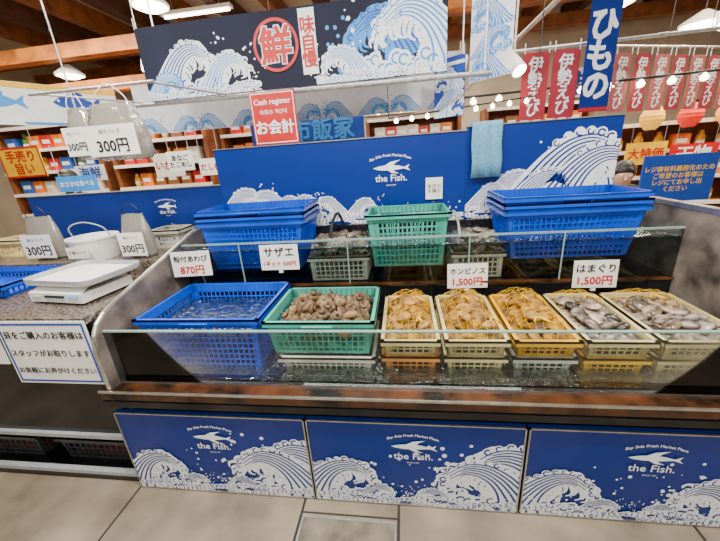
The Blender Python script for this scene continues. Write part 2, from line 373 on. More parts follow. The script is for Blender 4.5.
panel(.492,1.45,'blue panel with white breaking waves and fish logo',[(.46,.06,.56,-1),(.33,.04,.46,-1),(-.40,.06,.48,1),(-.50,.06,.38,1),(.12,.02,.20,-1),(-.18,.02,.22,1)])
def backboard(name,x0,x1,z0,z1,y,label,lay,lg,gr=None,lx=0,lz=None):
    w=x1-x0;h=z1-z0; r=root(name,label,'board',((x0+x1)/2,y,z0),group=gr)
    M=MB(); M.box(-w/2,w/2,.001,.03,0,h,BLUE); wave_board(M,w,h,lx,lz or h*.66,lg,lay); M.obj('printed_board',parent=r)
    M=MB(); M.box(-w/2,w/2,-.008,.034,h,h+.006,ALU); M.obj('top_edge',parent=r)
    for x in (-w/2,w/2-.03):
        M=MB(); M.box(x,x+.03,.03,.06,-z0,h-.05,ALU); M.obj('stand_post',parent=r)
backboard('back_board',-1.30,.405,1.14,1.70,2.30,'wide blue board with white waves behind the tank',[(-.42,.16,.36,1),(-.28,.16,.32,-1),(-.16,.14,.26,1),(-.03,.12,.24,-1),(.09,.10,.22,1),(-.22,.2,.2,1)],.155,lx=.37,lz=.35)
backboard('back_board',.405,1.30,1.14,1.72,2.295,'blue board with a big white breaking wave',[(.44,.20,.52,-1),(.18,.16,.72,1),(.32,.15,.60,1),(-.20,.16,.36,1),(-.34,.14,.26,1),(.0,.12,.4,1)],0)
backboard('back_board',-3.0,-1.32,1.02,1.46,2.36,'long low blue board behind the side counter',[(.42,.10,.30,1),(.30,.10,.26,-1)],.10,lx=.36,lz=.30)
M=MB(); M.box(-.055,.055,0,.003,-.07,.07,PAPER); M.text('本日の\n水揚げ',0,0,h=.09,w=.09,m=BLACK,d=.002); M.obj('paper_label','small white paper label stuck on the blue board','label',loc=(.205,2.288,1.36))
M=MB(); n=14; V=[];F=[]
rows=[(.05,.15),(.045,.305),(.0,.325),(-.018,.30),(-.022,.2),(-.02,.1),(-.024,0)]
for (yy,zz) in rows:
    for i in range(n): u=i/(n-1); V.append((-.09+.18*u+.006*math.sin(zz*20),yy-.006*(1+math.sin(u*15+zz*6)),zz))
for r in range(len(rows)-1):
    for i in range(n-1): F.append((r*n+i,r*n+i+1,(r+1)*n+i+1,(r+1)*n+i))
M.add(V,F,TOWEL); o=M.obj('hand_towel','pale blue towel draped over the blue board','towel',loc=(.52,2.285,1.415),smooth=True)
md=o.modifiers.new('s','SOLIDIFY'); md.thickness=.006
# ------------------------------------------------------------------ baskets
def basket(name,label,w,d,h,m,loc,rot=(0,0,0),cell=.028,hs=.03,group=None,handles=False,taper=.92,solid=.045):
    r=root(name,label,'basket',loc,rot,group)
    def tp(M):
        M.v=[(x*(taper+(1-taper)*z/h),y*(taper+(1-taper)*z/h),z) for x,y,z in M.v]
    t=.005; M=MB()
    M.box(-w/2,w/2,-d/2,d/2,0,.006,m)
    for sx,sy in ((1,1),(1,-1),(-1,1),(-1,-1)):
        M.box(min(sx*w/2,sx*(w/2-.022)),max(sx*w/2,sx*(w/2-.022)),min(sy*d/2,sy*(d/2-t)),max(sy*d/2,sy*(d/2-t)),0,h,m)
        M.box(min(sx*w/2,sx*(w/2-t)),max(sx*w/2,sx*(w/2-t)),min(sy*d/2,sy*(d/2-.022)),max(sy*d/2,sy*(d/2-.022)),0,h,m)
    for s in (-1,1):
        n=max(3,int(w/cell))
        for i in range(1,n):
            x=-w/2+w*i/n; M.box(x-.0035,x+.0035,min(s*d/2,s*(d/2-t)),max(s*d/2,s*(d/2-t)),0,h,m)
        n2=max(3,int(d/cell))
        for i in range(1,n2):
            y=-d/2+d*i/n2; M.box(min(s*w/2,s*(w/2-t)),max(s*w/2,s*(w/2-t)),y-.0035,y+.0035,0,h,m)
        nh=max(1,int((h-solid)/hs))
        bands=[((h-solid)*j/nh,(h-solid)*j/nh+.007) for j in range(1,nh+1)]+[(0,.014),(h-solid,h)]
        for a,b in bands:
            M.box(-w/2,w/2,min(s*(d/2-.001),s*(d/2-t)),max(s*(d/2-.001),s*(d/2-t)),a,b,m)
            M.box(min(s*(w/2-.001),s*(w/2-t)),max(s*(w/2-.001),s*(w/2-t)),-d/2,d/2,a,b,m)
    tp(M); M.obj('basket_body',parent=r)
    M=MB(); e=.014
    for s in (-1,1):
        M.box(-w/2-e,w/2+e,min(s*(d/2-t),s*(d/2+e)),max(s*(d/2-t),s*(d/2+e)),h-.004,h+.006,m)
        M.box(min(s*(w/2-t),s*(w/2+e)),max(s*(w/2-t),s*(w/2+e)),-d/2-e,d/2+e,h-.004,h+.006,m)
        M.box(-w/2-e,w/2+e,min(s*(d/2+e-.003),s*(d/2+e)),max(s*(d/2+e-.003),s*(d/2+e)),h-.02,h+.006,m)
        M.box(min(s*(w/2+e-.003),s*(w/2+e)),max(s*(w/2+e-.003),s*(w/2+e)),-d/2-e,d/2+e,h-.02,h+.006,m)
    M.obj('basket_rim',parent=r)
    if handles:
        for s in (-1,1):
            M=MB(); y=s*(d/2+.008)
            M.tube([(-.07,y,h-.05),(-.07,y+s*.01,h-.015),(.07,y+s*.01,h-.015),(.07,y,h-.05)],.006,m,6); M.obj('handle',parent=r)
    return r
basket('crate','big blue plastic basket holding abalone in water',.61,.45,.29,CRATE,(-.985,1.505,.633),handles=True,taper=.9)
basket('basket','pale green plastic basket full of turban shells',.49,.39,.17,GREEN,(-.395,1.475,.738),handles=True)
basket('tray_basket','low grey-white plastic tray under the green basket',.44,.36,.085,GREYW,(-.375,1.47,.633),solid=.02)
slots=[(-.118,.150),(.162,.440),(.452,.722),(.734,1.004),(1.016,1.36)]
mu=[CREAM,CREAM,AMBER,CREAM,CREAM]; ml=[TAN,CREAM,GREYW,AMBER,CREAM]
for i,(a,b) in enumerate(slots):
    basket('tray_basket',['tan','cream','grey-white','amber yellow','cream'][i]+' plastic tray stacked under a clam basket',b-a-.03,.46,.09,ml[i],((a+b)/2,1.53,.633),group='lower clam trays',solid=.03)
    basket('basket',['cream','cream','amber yellow','cream','cream'][i]+' plastic basket heaped with '+('clams in yellow nets' if i<3 else 'smooth brown clams'),b-a-.03,.47,.085,mu[i],((a+b)/2,1.52,.728),group='clam baskets',solid=.02)
for j in range(3):
    basket('crate','blue plastic basket nested in a stack on the upper tank',.66,.36,.30,CRATE,(-.92,2.05+.004*j,.985+.035*j-.02),rot=(0,0,.02*(j-1)),group='stacked blue baskets',taper=.86,handles=(j==2))
for j in range(3):
    basket('crate','blue plastic basket nested in a stack on the upper tank',.70,.36,.27,CRATE,(.90,2.05+.004*j,.985+.035*j),rot=(0,0,-.015*(j-1)),group='stacked blue baskets',taper=.86,handles=(j==2))
basket('basket','pale green plastic basket standing in the upper tank',.46,.34,.31,GREEN,(.02,2.05,.955),handles=True,taper=.88)
# ------------------------------------------------------------------ shellfish meshes
def shellmesh(kind,m):
    M=MB(); nu,nv=(22,16); V=[];F=[]
    for j in range(nv+1):
        ph=-math.pi/2+math.pi*j/nv
        for i in range(nu):
            t=2*math.pi*i/nu
            x=math.cos(t)*math.cos(ph); y=math.sin(t)*math.cos(ph); z=math.sin(ph)
            if kind=='clam':
                X=x*.036; Yv=y*.030*(1-.10*x*x)+.004*(1 if y>0 else 0)*(y*y)*2; Z=z*.019*(1+.30*y); Z*=(1+.10*math.sin(math.hypot(X,Yv-.03)*480)); 
                if abs(ph)<.2: X*=1.06;Yv*=1.06
            elif kind=='hama':
                X=x*.038; Yv=y*.028*(1+.08*(1-x*x)); Z=z*.015*(1+.25*y)
            elif kind=='oyster':
                X=x*.048*(1+.12*math.sin(5*t)); Yv=y*.034*(1+.15*math.sin(7*t+1)); Z=z*.013+.006*math.sin(9*x+4*y)
            else:
                X=x*.05; Yv=y*.036*(1+.1*x); Z=max(z,-.15)*.020+.002*math.sin(18*x)*math.cos(14*y)
            V.append((X,Yv,Z))
    for j in range(nv):
        for i in range(nu): F.append((j*nu+i,j*nu+(i+1)%nu,(j+1)*nu+(i+1)%nu,(j+1)*nu+i))
    M.add(V,F,m)
    return M
def turban():
    M=MB(); V=[];F=[];n=9;N=44
    for k in range(N+1):
        t=k/N; a=t*2*math.pi*2.6; R=.004+.026*t**1.3; r=.003+.020*t**1.2; z=.062-.055*t**.8
        cx,cy=R*.75*math.cos(a),R*.75*math.sin(a)
        for i in range(n):
            b=2*math.pi*i/n; rr=r*(1+(.35 if (i==1 and k%4==0) else 0)); V.append((cx+rr*math.cos(b)*math.cos(a),cy+rr*math.cos(b)*math.sin(a),z+rr*math.sin(b)*.9))
    for k in range(N):
        for i in range(n): F.append((k*n+i,k*n+(i+1)%n,(k+1)*n+(i+1)%n,(k+1)*n+i))
    F.append(tuple(N*n+i for i in range(n)))
    M.add(V,F,SAZAE); return M
rr=lambda a:random.uniform(-a,a)
def heap(base,cx,cy,w,d,layers,z0,dz,label,tilt=.5,sc=(.9,1.15),zr=3.14,jit=.007):
    for li,(nx,ny) in enumerate(layers):
        ww=w*(nx/(layers[0][0]));dd=d*(ny/(layers[0][1]))
        for a in range(nx):
            for b in range(ny):
                x=cx-ww/2+ww*(a+.5)/nx+rr(jit);y=cy-dd/2+dd*(b+.5)/ny+rr(jit);z=z0+li*dz+rr(.006)
                copy_thing(base,(x,y,z),(rr(tilt),rr(tilt),rr(zr)),label,random.uniform(*sc))
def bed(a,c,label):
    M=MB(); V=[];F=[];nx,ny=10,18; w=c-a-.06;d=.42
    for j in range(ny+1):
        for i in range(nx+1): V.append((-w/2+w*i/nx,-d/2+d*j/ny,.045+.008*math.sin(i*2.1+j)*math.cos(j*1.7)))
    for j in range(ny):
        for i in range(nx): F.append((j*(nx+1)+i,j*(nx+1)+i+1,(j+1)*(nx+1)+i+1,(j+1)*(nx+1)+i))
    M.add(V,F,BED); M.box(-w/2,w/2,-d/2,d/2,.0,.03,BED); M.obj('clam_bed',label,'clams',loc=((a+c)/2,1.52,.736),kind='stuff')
b=shellmesh('clam',CLAM).obj('clam','ridged yellow-brown hard clam heaped in a basket','clam',group='hard clams in the baskets',smooth=True,loc=(.016,1.52,.89))
for i in range(3):
    a,c=slots[i]; bed(a,c,'filler under the hard clams in a basket, shade of the gaps put into its colour'); heap(b,(a+c)/2,1.52,c-a-.045,.43,[(4,8),(3,6),(2,5)],.800,.034,None,tilt=.55,sc=(.95,1.15),jit=.006)
b=shellmesh('hama',HAMA).obj('clam','smooth glossy brown and cream clam in a basket','clam',group='smooth clams in the baskets',smooth=True,loc=(.87,1.52,.86))
for i in (3,4):
    a,c=slots[i]; bed(a,c,'filler under the smooth clams in a basket, shade of the gaps put into its colour'); heap(b,(a+c)/2,1.52,c-a-.045,.43,[(4,7),(3,5)] if i==3 else [(5,7),(3,5)],.798,.028,None,tilt=.5,sc=(.95,1.2))
b=turban().obj('turban_shell','knobbly brown turban shell in the green basket','shellfish',group='turban shells in the green basket',smooth=True,loc=(-.40,1.47,.90))
heap(b,-.395,1.475,.43,.34,[(6,5),(5,4),(3,2)],.835,.032,None,tilt=1.5,sc=(1.1,1.35))
b=shellmesh('aba',ABA).obj('abalone','dark rough abalone lying in the big blue basket','shellfish',group='abalone in the blue basket',smooth=True,loc=(-.98,1.5,.82))
heap(b,-.985,1.505,.50,.34,[(5,4),(4,3)],.795,.018,None,tilt=.25,sc=(1,1.3))
b=shellmesh('oyster',OYST).obj('oyster','rough grey oyster heaped in the upper tank','oyster',group='oysters in the upper tank',smooth=True,loc=(-.4,2.05,1.13))
heap(b,-.40,2.04,.36,.30,[(4,4),(4,4),(3,3)],1.055,.026,None,tilt=.4,sc=(1,1.4))
heap(b,.42,2.04,.26,.30,[(3,4),(3,4),(2,3)],1.055,.026,None,tilt=.4,sc=(1,1.4))
for x,w in ((-.40,.36),(.42,.28)):
    basket('tray_basket','submerged grey tray carrying oysters in the upper tank',w,.33,.15,GREYW,(x,2.05,.875),group='oyster trays',solid=.03,taper=.97)
M=MB(); M.box(-.275,.275,-.20,.20,0,.004,BWATER); M.obj('basket_water','dark sea water filling the big blue basket','water',loc=(-.985,1.505,.842),kind='stuff')
def net(x,y,w,d,z0,h,label):
    M=MB(); V=[];nx,ny=9,9; F=[]
    for j in range(ny+1):
        for i in range(nx+1):
            u=i/nx*2-1;v=j/ny*2-1; p=(1-abs(u)**3.)*(1-abs(v)**3.)
            V.append((u*w/2*(1-.06*math.sin(v*5)),v*d/2,max(0,p)**.6*h+.006*math.sin(u*9+v*7)+rr(.003)))
    for j in range(ny):
        for i in range(nx):
            F.append((j*(nx+1)+i,j*(nx+1)+i+1,(j+1)*(nx+1)+i+1,(j+1)*(nx+1)+i))
    M.add(V,F,NET); r=root('net_bag',label,'net',(x,y,z0),(0,0,rr(.15)),'yellow net bags on the clams')
    o=M.obj('net_mesh',parent=r); wm=o.modifiers.new('w','WIREFRAME'); wm.thickness=.0015; wm.use_replace=True
    M=MB(); a=rr(1.5); px,py=rr(w*.25),-d*.3
    M.tube(catmull([(px,py,h*.9),(px+.015*math.cos(a),py+.01,h*1.05),(px+.05*math.cos(a),py-.02,h*1.02),(px+.08*math.cos(a),py-.01,h*.85)],4),.005,NET,6,rs=None); M.obj('net_tie',parent=r)
for i in range(5):
    a,c=slots[i]
    for yy in ((1.40,1.63) if i<3 else (1.68,)):
        net((a+c)/2,yy,c-a-.03,.24 if i<3 else .18,.79,.105 if i<3 else .07,'yellow mesh net bag stretched over clams')
# ------------------------------------------------------------------ price cards
def card(x,y,z,w,h,l1,l2,l2m,label,rot=0.,stick=0):
    r=root('price_card',label,'sign',(x,y,z),(-.08,0,rot))
    M=MB(); M.box(-w/2,w/2,0,.003,0,h,PAPER); M.text(l1,0,h*.71,h=h*.36,w=w*.86,m=BLACK,d=.002,bold=.022); M.text(l2,0,h*.26,h=h*.34,w=w*.84,m=l2m,d=.002,bold=.03); M.obj('card_face',parent=r)
    if stick:
        M=MB(); M.cyl((.04,.006,h*.3),(.04,.05,-stick),.003,STEEL,6); M.obj('wire_stand',parent=r)
    else:
        M=MB(); M.box(-.012,.012,.003,.02,-.02,h*.4,PLW); M.obj('clip',parent=r)
card(-1.255,1.72,.985,.235,.15,'殻付あわび','870円',RED,'white card pricing abalone at 870 yen',rot=.1,stick=.07)
card(-.75,1.825,.975,.24,.155,'サザエ','1ネット 500円',RED,'white card pricing turban shells')
card(.355,1.825,.835,.225,.145,'ホンビノス','1,500円',RED,'white card pricing hard clams at 1,500 yen',rot=.03)
card(1.03,1.825,.825,.225,.155,'はまぐり','1,500円',RED,'white card pricing smooth clams at 1,500 yen')
# ------------------------------------------------------------------ LEFT COUNTER
CX=-1.42
cn=root('side_counter','black side counter with speckled stone worktop','counter',(0,0,0))
M=MB(); M.box(-3.6,CX,1.17,2.2,.32,.97,DARK); M.box(-3.6,CX,1.75,2.2,0,.32,DARK); M.box(-3.6,CX,1.16,1.8,0,.05,DARK); M.box(CX-.05,CX,1.2,1.8,.05,.32,DARK); M.obj('cabinet',parent=cn)
M=MB(); M.box(-3.62,CX,1.15,1.72,.97,1.0,STONE); M.obj('worktop',parent=cn,label='speckled grey stone worktop')
M=MB(); M.box(-3.6,CX,1.72,2.2,.97,1.09,STONE); M.obj('raised_ledge',parent=cn)
for z in (.30,.045):
    M=MB(); M.box(-3.6,CX-.01,1.15,1.18,z,z+.022,PLG); M.obj('shelf_edge',parent=cn,label='grey metal shelf edge')
for x,w in ((-2.33,.42),(-1.76,.44),(-2.88,.42)):
    basket('storage_crate','black plastic crate stored under the counter',w,.30,.16,BLACKP,(x,1.38,.052),group='black crates under the counter',cell=.04,solid=.05)
    M=MB(); M.box(-w/2+.03,w/2-.03,-.11,.11,0,.03,mat('cloth_red_black',(.25,.02,.02),.8,col2=(.02,.02,.02),scale=9)); M.obj('folded_cloth','dark folded cloth lying in a black crate','cloth',loc=(x,1.38,.06))
M=MB(); w,h=.475,.335; M.box(-w/2,w/2,0,.006,0,h,PAPER)
for a in ((-w/2+.01,w/2-.01,.01,.02),(-w/2+.01,w/2-.01,h-.02,h-.01),(-w/2+.01,-w/2+.02,.01,h-.01),(w/2-.02,w/2-.01,.01,h-.01)): M.rect(*a,MBLUE,.001)
M.text('貝をご購入のお客様は',0,.265,w=.42,m=BLACK,d=.002,bold=.02); M.text('スタッフがお取りします',0,.17,w=.42,m=BLACK,d=.002,bold=.02); M.text('お気軽にお声がけください',0,.075,w=.42,m=BLACK,d=.002,bold=.02)
M.obj('notice_board','white notice with blue border on the counter front','sign',loc=(-1.655,1.143,.655))
M=MB(); M.box(-.16,.16,0,.006,0,.22,PAPER); M.ring(.09,.12,.04,.065,RED,.001); M.ring(.09,.12,.0,.03,MBLUE,.001); M.text('全品',-.04,.12,w=.1,m=BLACK,d=.002,bold=.02)
M.obj('notice_board','small white notice with a red ring beside the larger one','sign',loc=(-2.07,1.143,.76))
sc=root('weighing_scale','white digital weighing scale on the stone worktop','scale',(-1.70,1.44,1.0),(0,0,-.12)); sc.scale=(1.08,1.08,1.08)
M=MB(); M.box(-.16,.16,-.13,.13,.012,.055,PLW); 
V=[(-.16,-.13,.055),(.16,-.13,.055),(.15,-.07,.075),(-.15,-.07,.075),(-.15,.12,.075),(.15,.12,.075)]
M.add(V,[(0,1,2,3),(3,2,5,4)],PLW); M.box(-.13,.13,-.05,.10,.075,.085,PLG); M.obj('scale_body',parent=sc)
M=MB(); w,d,rd=.205,.155,.05; P=[]
for q,(sx,sy) in enumerate(((1,1),(-1,1),(-1,-1),(1,-1))):
    for i in range(6):
        t=math.pi/2*(q+i/5); P.append((sx*(w-rd)+rd*math.cos(t),sy*(d-rd)+rd*math.sin(t)))
def plate(M,P,z0,z1,m,k=1.):
    n=len(P); M.add([(p[0]*k,p[1]*k,z0) for p in P]+[(p[0],p[1],z1) for p in P],[tuple(range(n-1,-1,-1)),tuple(range(n,2*n))]+[(i,(i+1)%n,n+(i+1)%n,n+i) for i in range(n)],m)
plate(M,P,.088,.098,PLW,.97)
ln=len(P); M.add([(p[0],p[1],.098) for p in P]+[(p[0]*1.0,p[1]*1.0,.116) for p in P]+[(p[0]*.95,p[1]*.94,.100) for p in P],[(i,(i+1)%ln,ln+(i+1)%ln,ln+i) for i in range(ln)]+[(ln+i,ln+(i+1)%ln,2*ln+(i+1)%ln,2*ln+i) for i in range(ln)],PLG)
M.obj('weighing_pan',parent=sc,loc=(0,.03,0))
M=MB(); M.X=Matrix.Rotation(math.radians(-40),4,'X'); M.box(-.06,.06,-.002,.0,-.012,.014,BLACK); M.box(-.14,-.08,-.002,0,-.01,.01,PLG); M.box(.08,.14,-.002,0,-.01,.01,LBLUE); M.obj('display',parent=sc,loc=(0,-.128,.045))
for x in(-.13,.13):
    for y in (-.1,.1):
        M=MB(); M.cyl((x,y,0),(x,y,.014),.015,BLACK); M.obj('foot',parent=sc)
def pbag(x,y,z,w,h,label,txt='300円',rot=(0,0,0),hang=False,cardc=PAPER):
    r=root('plastic_bag',label,'bag',(x,y,z),rot)
    M=MB(); V=[];F=[];n=20;rows=[(0,.85,.07),(.1,1,.10),(.25,.97,.105),(.4,1,.10),(.6,.96,.09),(.75,.92,.08),(.95,.80,.04),(1.08,.72,.02)]
    for zz,ws,ds in rows:
        for i in range(n):
            t=2*math.pi*i/n; V.append((w/2*ws*math.cos(t)*(1+.05*math.sin(3*t+zz*5))+rr(.004),ds*math.sin(t)*.5*(1+.12*math.sin(7*t+zz*9)),h*zz+rr(.003)))
    for k in range(len(rows)-1):
        for i in range(n): F.append((k*n+i,k*n+(i+1)%n,(k+1)*n+(i+1)%n,(k+1)*n+i))
    F.append(tuple(range(n-1,-1,-1))); M.add(V,F,BAG); M.obj('bag_body',parent=r,smooth=True)
    M=MB(); M.box(-w*.43,w*.43,-.066,-.063,h*.08,h*.66,cardc); M.X=Matrix.Translation((0,-.066,0)); M.text(txt,0,h*.27,w=w*.72,h=h*.25,m=BLACK,d=.002,bold=.022); M.text('保冷バッグ',0,h*.54,w=w*.5,h=h*.09,m=BLACK,d=.002); M.obj('price_tag',parent=r,label='white 300 yen price tag')
    M=MB(); top=1.42 if hang else 1.32
    M.tube(catmull([(-w*.3,0,h*1.0),(-w*.25,-.01,h*1.2),(0,-.0,h*top),(w*.25,-.01,h*1.2),(w*.3,0,h*1.0)],4),.003,BLACK if not hang else PLW,6)
    M.obj('bag_handle',parent=r)
pbag(-2.33,1.85,1.09,.26,.26,'clear plastic bag with a white 300 yen tag on the ledge')
pbag(-1.64,1.83,1.09,.20,.25,'small clear plastic bag with a 300 yen tag on the ledge')
pbag(-1.50,1.75,1.665,.34,.26,'large hanging clear plastic bag with a white 300 yen tag',hang=True)
pbag(-1.76,1.80,1.68,.16,.25,'hanging crumpled clear plastic bag beside the larger one',txt='300円',hang=True)
M=MB(); M.cyl((-2.0,1.78,2.03),(-1.25,1.78,2.03),.008,STEEL); 
M.cyl((-1.95,1.78,2.03),(-1.95,2.6,2.09),.006,STEEL);M.cyl((-1.28,1.78,2.03),(-1.28,2.6,2.09),.006,STEEL); M.obj('hanging_rod','thin steel rod holding the hanging bags','rod')
r=root('tub','white plastic tub with arched wire handle on the ledge','tub',(-1.97,1.84,1.09))
M=MB(); M.lathe([(0,0),(.115,0),(.135,.13),(.142,.13),(.142,.142),(.130,.142),(.112,.012),(0,.012)],PLW,28); M.obj('tub_body',parent=r,smooth=False)
M=MB(); M.tube(catmull([(-.135,0,.12),(-.12,-.03,.20),(0,-.04,.235),(.12,-.03,.20),(.135,0,.12)],5),.004,PLG,6); M.obj('handle',parent=r)
M=MB(); M.rect(-.075,.075,.03,.10,PAPER,.132); M.text('計量カップ',0,.068,w=.12,m=BLACK,d=.134); M.obj('tub_label',parent=r)
basket('crate','blue plastic basket at the end of the stone worktop',.5,.34,.07,CRATE,(-2.38,1.55,1.001),solid=.03)
basket('basket','small white lattice basket on the raised ledge',.20,.16,.12,GREYW,(-1.60,2.09,1.09))
basket('basket','small cream lattice basket on the raised ledge',.24,.18,.12,CREAM,(-2.70,1.98,1.09))
# ------------------------------------------------------------------ PIPES / BANNERS
def pipe(p0,p1,r,label,m=STEEL,group=None):
    M=MB(); M.cyl(p0,p1,r,m,14); p0=Vector(p0);p1=Vector(p1); d=(p1-p0).normalized()
    for t in (.02,.5,.98):
        q=p0.lerp(p1,t); M.cyl(q-d*.03,q+d*.03,r*1.25,m,14)
    return M.obj('pipe',label,'pipe',group=group)
pipe((-2.6,2.6,2.08),(.60,2.6,2.06),.016,'long horizontal galvanised pipe carrying banners')
pipe((1.02,2.2,2.46),(1.02,6.0,2.46),.018,'galvanised pipe running back above the tank')
pipe((-2.55,2.6,2.09),(-2.55,2.6,4.4),.006,'thin vertical rod suspending the banner rail')
pipe((.56,2.6,2.07),(.56,2.6,4.4),.006,'thin vertical rod suspending the banner rail')
pipe((1.02,2.5,2.46),(1.02,2.5,4.4),.008,'thin vertical rod suspending the banner rail')
pipe((.80,3.0,2.25),(2.9,3.0,2.27),.012,'thin rail holding the pink flags')
pipe((2.85,3.0,2.27),(2.85,3.0,4.4),.008,'thin vertical rod suspending the flag rail')
def banner(name,label,w,h,m,loc,rot,draw,cat='banner',group=None,cords=True,amp=.004):
    r=root(name,label,cat,loc,rot,group)
    M=MB(); nx=max(2,int(w/.06)); nz=max(2,int(h/.08))
    V=[(-w/2+w*i/nx,0,h*j/nz) for j in range(nz+1) for i in range(nx+1)]
    F=[(j*(nx+1)+i,j*(nx+1)+i+1,(j+1)*(nx+1)+i+1,(j+1)*(nx+1)+i) for j in range(nz) for i in range(nx)]
    M.add(V,F,m); M.clip=(-w/2+.004,w/2-.004,.004,h-.004); draw(M,w,h); M.clip=None
    M.v=[(x,y+amp*math.sin(x*5+z*2),z) for x,y,z in M.v]
    M.obj('cloth',parent=r)
    if cords:
        for s in (-1,1):
            M=MB(); M.cyl((s*(w/2-.01),.0,h-.01),(s*(w/2-.01),.0,h+.06),.003,WHITE,6); M.obj('cord',parent=r)
    return r
def draw_main(M,w,h):
    crest(M,-w*.36,.05,.30,1,WHITE,MBLUE,.001); crest(M,-w*.22,.02,.24,1,WHITE,LBLUE,.0024); crest(M,-w*.44,.0,.18,1,LBLUE,WHITE,.0038)
    crest(M,w*.34,.05,.36,-1,LBLUE,MBLUE,.001); crest(M,w*.44,.06,.40,-1,WHITE,LBLUE,.0024); crest(M,w*.20,.0,.22,-1,WHITE,LBLUE,.0038)
    foam(M,-w/2,-w*.10,.02,.03,.024,WHITE,MBLUE,.0055); foam(M,w*.10,w/2,.02,.03,.024,WHITE,LBLUE,.0055)
    cx=-.06; M.disc(cx,.265,.150,NAVY,.007,40); M.ring(cx,.265,.140,.160,RED,.0078,n=48); M.text('鮮',cx,.265,h=.215,m=WHITE,d=.008,bold=.075); M.text('鮮',cx,.265,h=.215,m=RED,d=.0105,bold=.032)
    M.rect(cx+.175,cx+.285,.07,.455,WHITE,.0075); M.text('味自慢',cx+.230,.2625,h=.355,w=.10,m=RED,d=.0095,bold=.035,vert=True,line=.92)
banner('banner','dark navy banner with white waves and a red fresh-fish emblem',2.18,.47,NAVY,(-.78,2.57,2.085),(0,0,0),draw_main)
def fishshape(M,x,z,k,m,d):
    M.poly([(x+k*p[0],z+k*p[1]) for p in [(-1,0),(-.75,.22),(-.3,.36),(.2,.28),(.6,.10),(.95,.36),(.86,.02),(.98,-.30),(.6,-.06),(.2,-.2),(-.3,-.26),(-.75,-.16)]],m,d)
    M.poly([(x+k*p[0],z+k*p[1]) for p in [(-.3,.34),(-.05,.55),(.25,.42),(.2,.28)]],m,d)
def draw_white(M,w,h):
    for i in range(10):
        x=-w/2+w*(i+.5)/10; crest(M,x,-.02,.15,1 if i%2 else -1,LBLUE,WHITE,.001+.0014*(i%2),claws=True)
        if i%2: fishshape(M,x,h*.72,.13,MBLUE,.005)
banner('banner','white cloth banner printed with blue fish and waves',3.0,.42,WHITE,(-1.0,3.2,1.93),(0,0,0),draw_white)
def draw_fish(M,w,h):
    fishshape(M,-.34,.20,.20,LBLUE,.003); fishshape(M,.28,.22,.22,MBLUE,.003)
    M.disc(-.49,.22,.012,WHITE,.005); M.disc(.11,.24,.012,WHITE,.005)
    M.rect(-w/2,w/2,h-.05,h,YEL,.003); M.rect(-w/2,w/2,0,.03,LBLUE,.003)
banner('banner','white cloth banner with blue fish over the side shop',1.3,.38,WHITE,(-3.55,3.3,2.10),(0,0,math.radians(62)),draw_fish)
def draw_flagw(M,w,h):
    for i in range(4): crest(M,0,h*(.02+.25*i),.15,1 if i%2 else -1,LBLUE,WHITE,.001+.0014*i,claws=True)
banner('hanging_flag','white hanging flag with blue wave print',.34,.62,WHITE,(.62,2.75,2.05),(0,0,math.radians(-50)),draw_flagw)
banner('hanging_flag','blue hanging flag with pale wave print',.26,.40,MBLUE,(.36,2.85,1.83),(0,0,math.radians(-40)),lambda M,w,h:(crest(M,0,.02,.17,1,WHITE,LBLUE),crest(M,.0,.2,.14,-1,WHITE,LBLUE,.0025),M.rect(-w/2,w/2,h*.86,h*.92,WHITE)))
r=root('register_sign','solid red hanging cash register sign with white lettering','sign',(-.90,2.50,1.72))
M=MB(); M.box(-.165,.165,0,.012,0,.345,RED)
for a in ((-.157,.157,.008,.014),(-.157,.157,.331,.337),(-.157,-.151,.008,.337),(.151,.157,.008,.337)): M.rect(*a,WHITE,.001)
M.text('お会計',0,.115,w=.28,h=.14,m=WHITE,d=.002,bold=.04); M.text('Cash register',0,.275,w=.27,m=WHITE,d=.002,bold=.025); M.text('收银台 계산대',0,.215,w=.2,m=WHITE,d=.002); M.obj('sign_face',parent=r)
for s in (-1,1):
    M=MB(); M.cyl((s*.14,.006,.34),(s*.14,.09,.37),.003,STEEL,6); M.obj('hanger',parent=r)
banner('banner','blue shop banner with pale lettering behind the register sign',1.15,.26,MBLUE,(-.93,3.45,1.74),(0,0,0),lambda M,w,h:M.text('浜市飯家',.05,h*.5,h=.20,w=1.0,m=LBLUE,d=.003,bold=.03))
def sign(x,y,z,w,h,m,txt,tm,label,rot=0,bold=.03,hang=True,border=None,vert=False):
    r=root('sign_board',label,'sign',(x,y,z),(0,0,rot)); M=MB(); M.box(-w/2,w/2,0,.012,0,h,m)
    if border: [M.rect(*a,border,.001) for a in ((-w/2,w/2,0,h*.06),(-w/2,w/2,h*.94,h),(-w/2,-w/2+h*.06,0,h),(w/2-h*.06,w/2,0,h))]
    M.text(txt,0,h/2,h=h*.78,w=w*.86,m=tm,d=.002,bold=bold,vert=vert); M.obj('sign_face',parent=r)
    if hang:
        for s in (-1,1):
            M=MB(); M.cyl((s*w*.4,.006,h),(s*w*.4,.006,h+.25),.003,STEEL,6); M.obj('hanger',parent=r)
sign(-2.76,2.6,1.47,.38,.13,LBLUE,'おさかな食べる',WHITE,'light blue oval sign about eating fish above the counter')
sign(-1.78,2.62,1.58,.22,.15,PAPER,'あなご\nたこめし',BLACK,'white handwritten sign above the blue board')
sign(-1.55,2.66,1.53,.20,.13,PAPER,'だし巻',RED,'white sign with red writing above the blue board')
sign(-4.95,4.0,1.62,.62,.38,YEL,'手売り\n旨い',RED,'yellow shop sign with red lettering',border=RED)
sign(-4.2,4.2,1.52,.45,.2,WHITE,'海鮮',MBLUE,'white shop sign with blue lettering')
sign(-3.1,4.3,1.5,.42,.3,PAPER,'いか焼',RED,'white shop sign with red lettering')
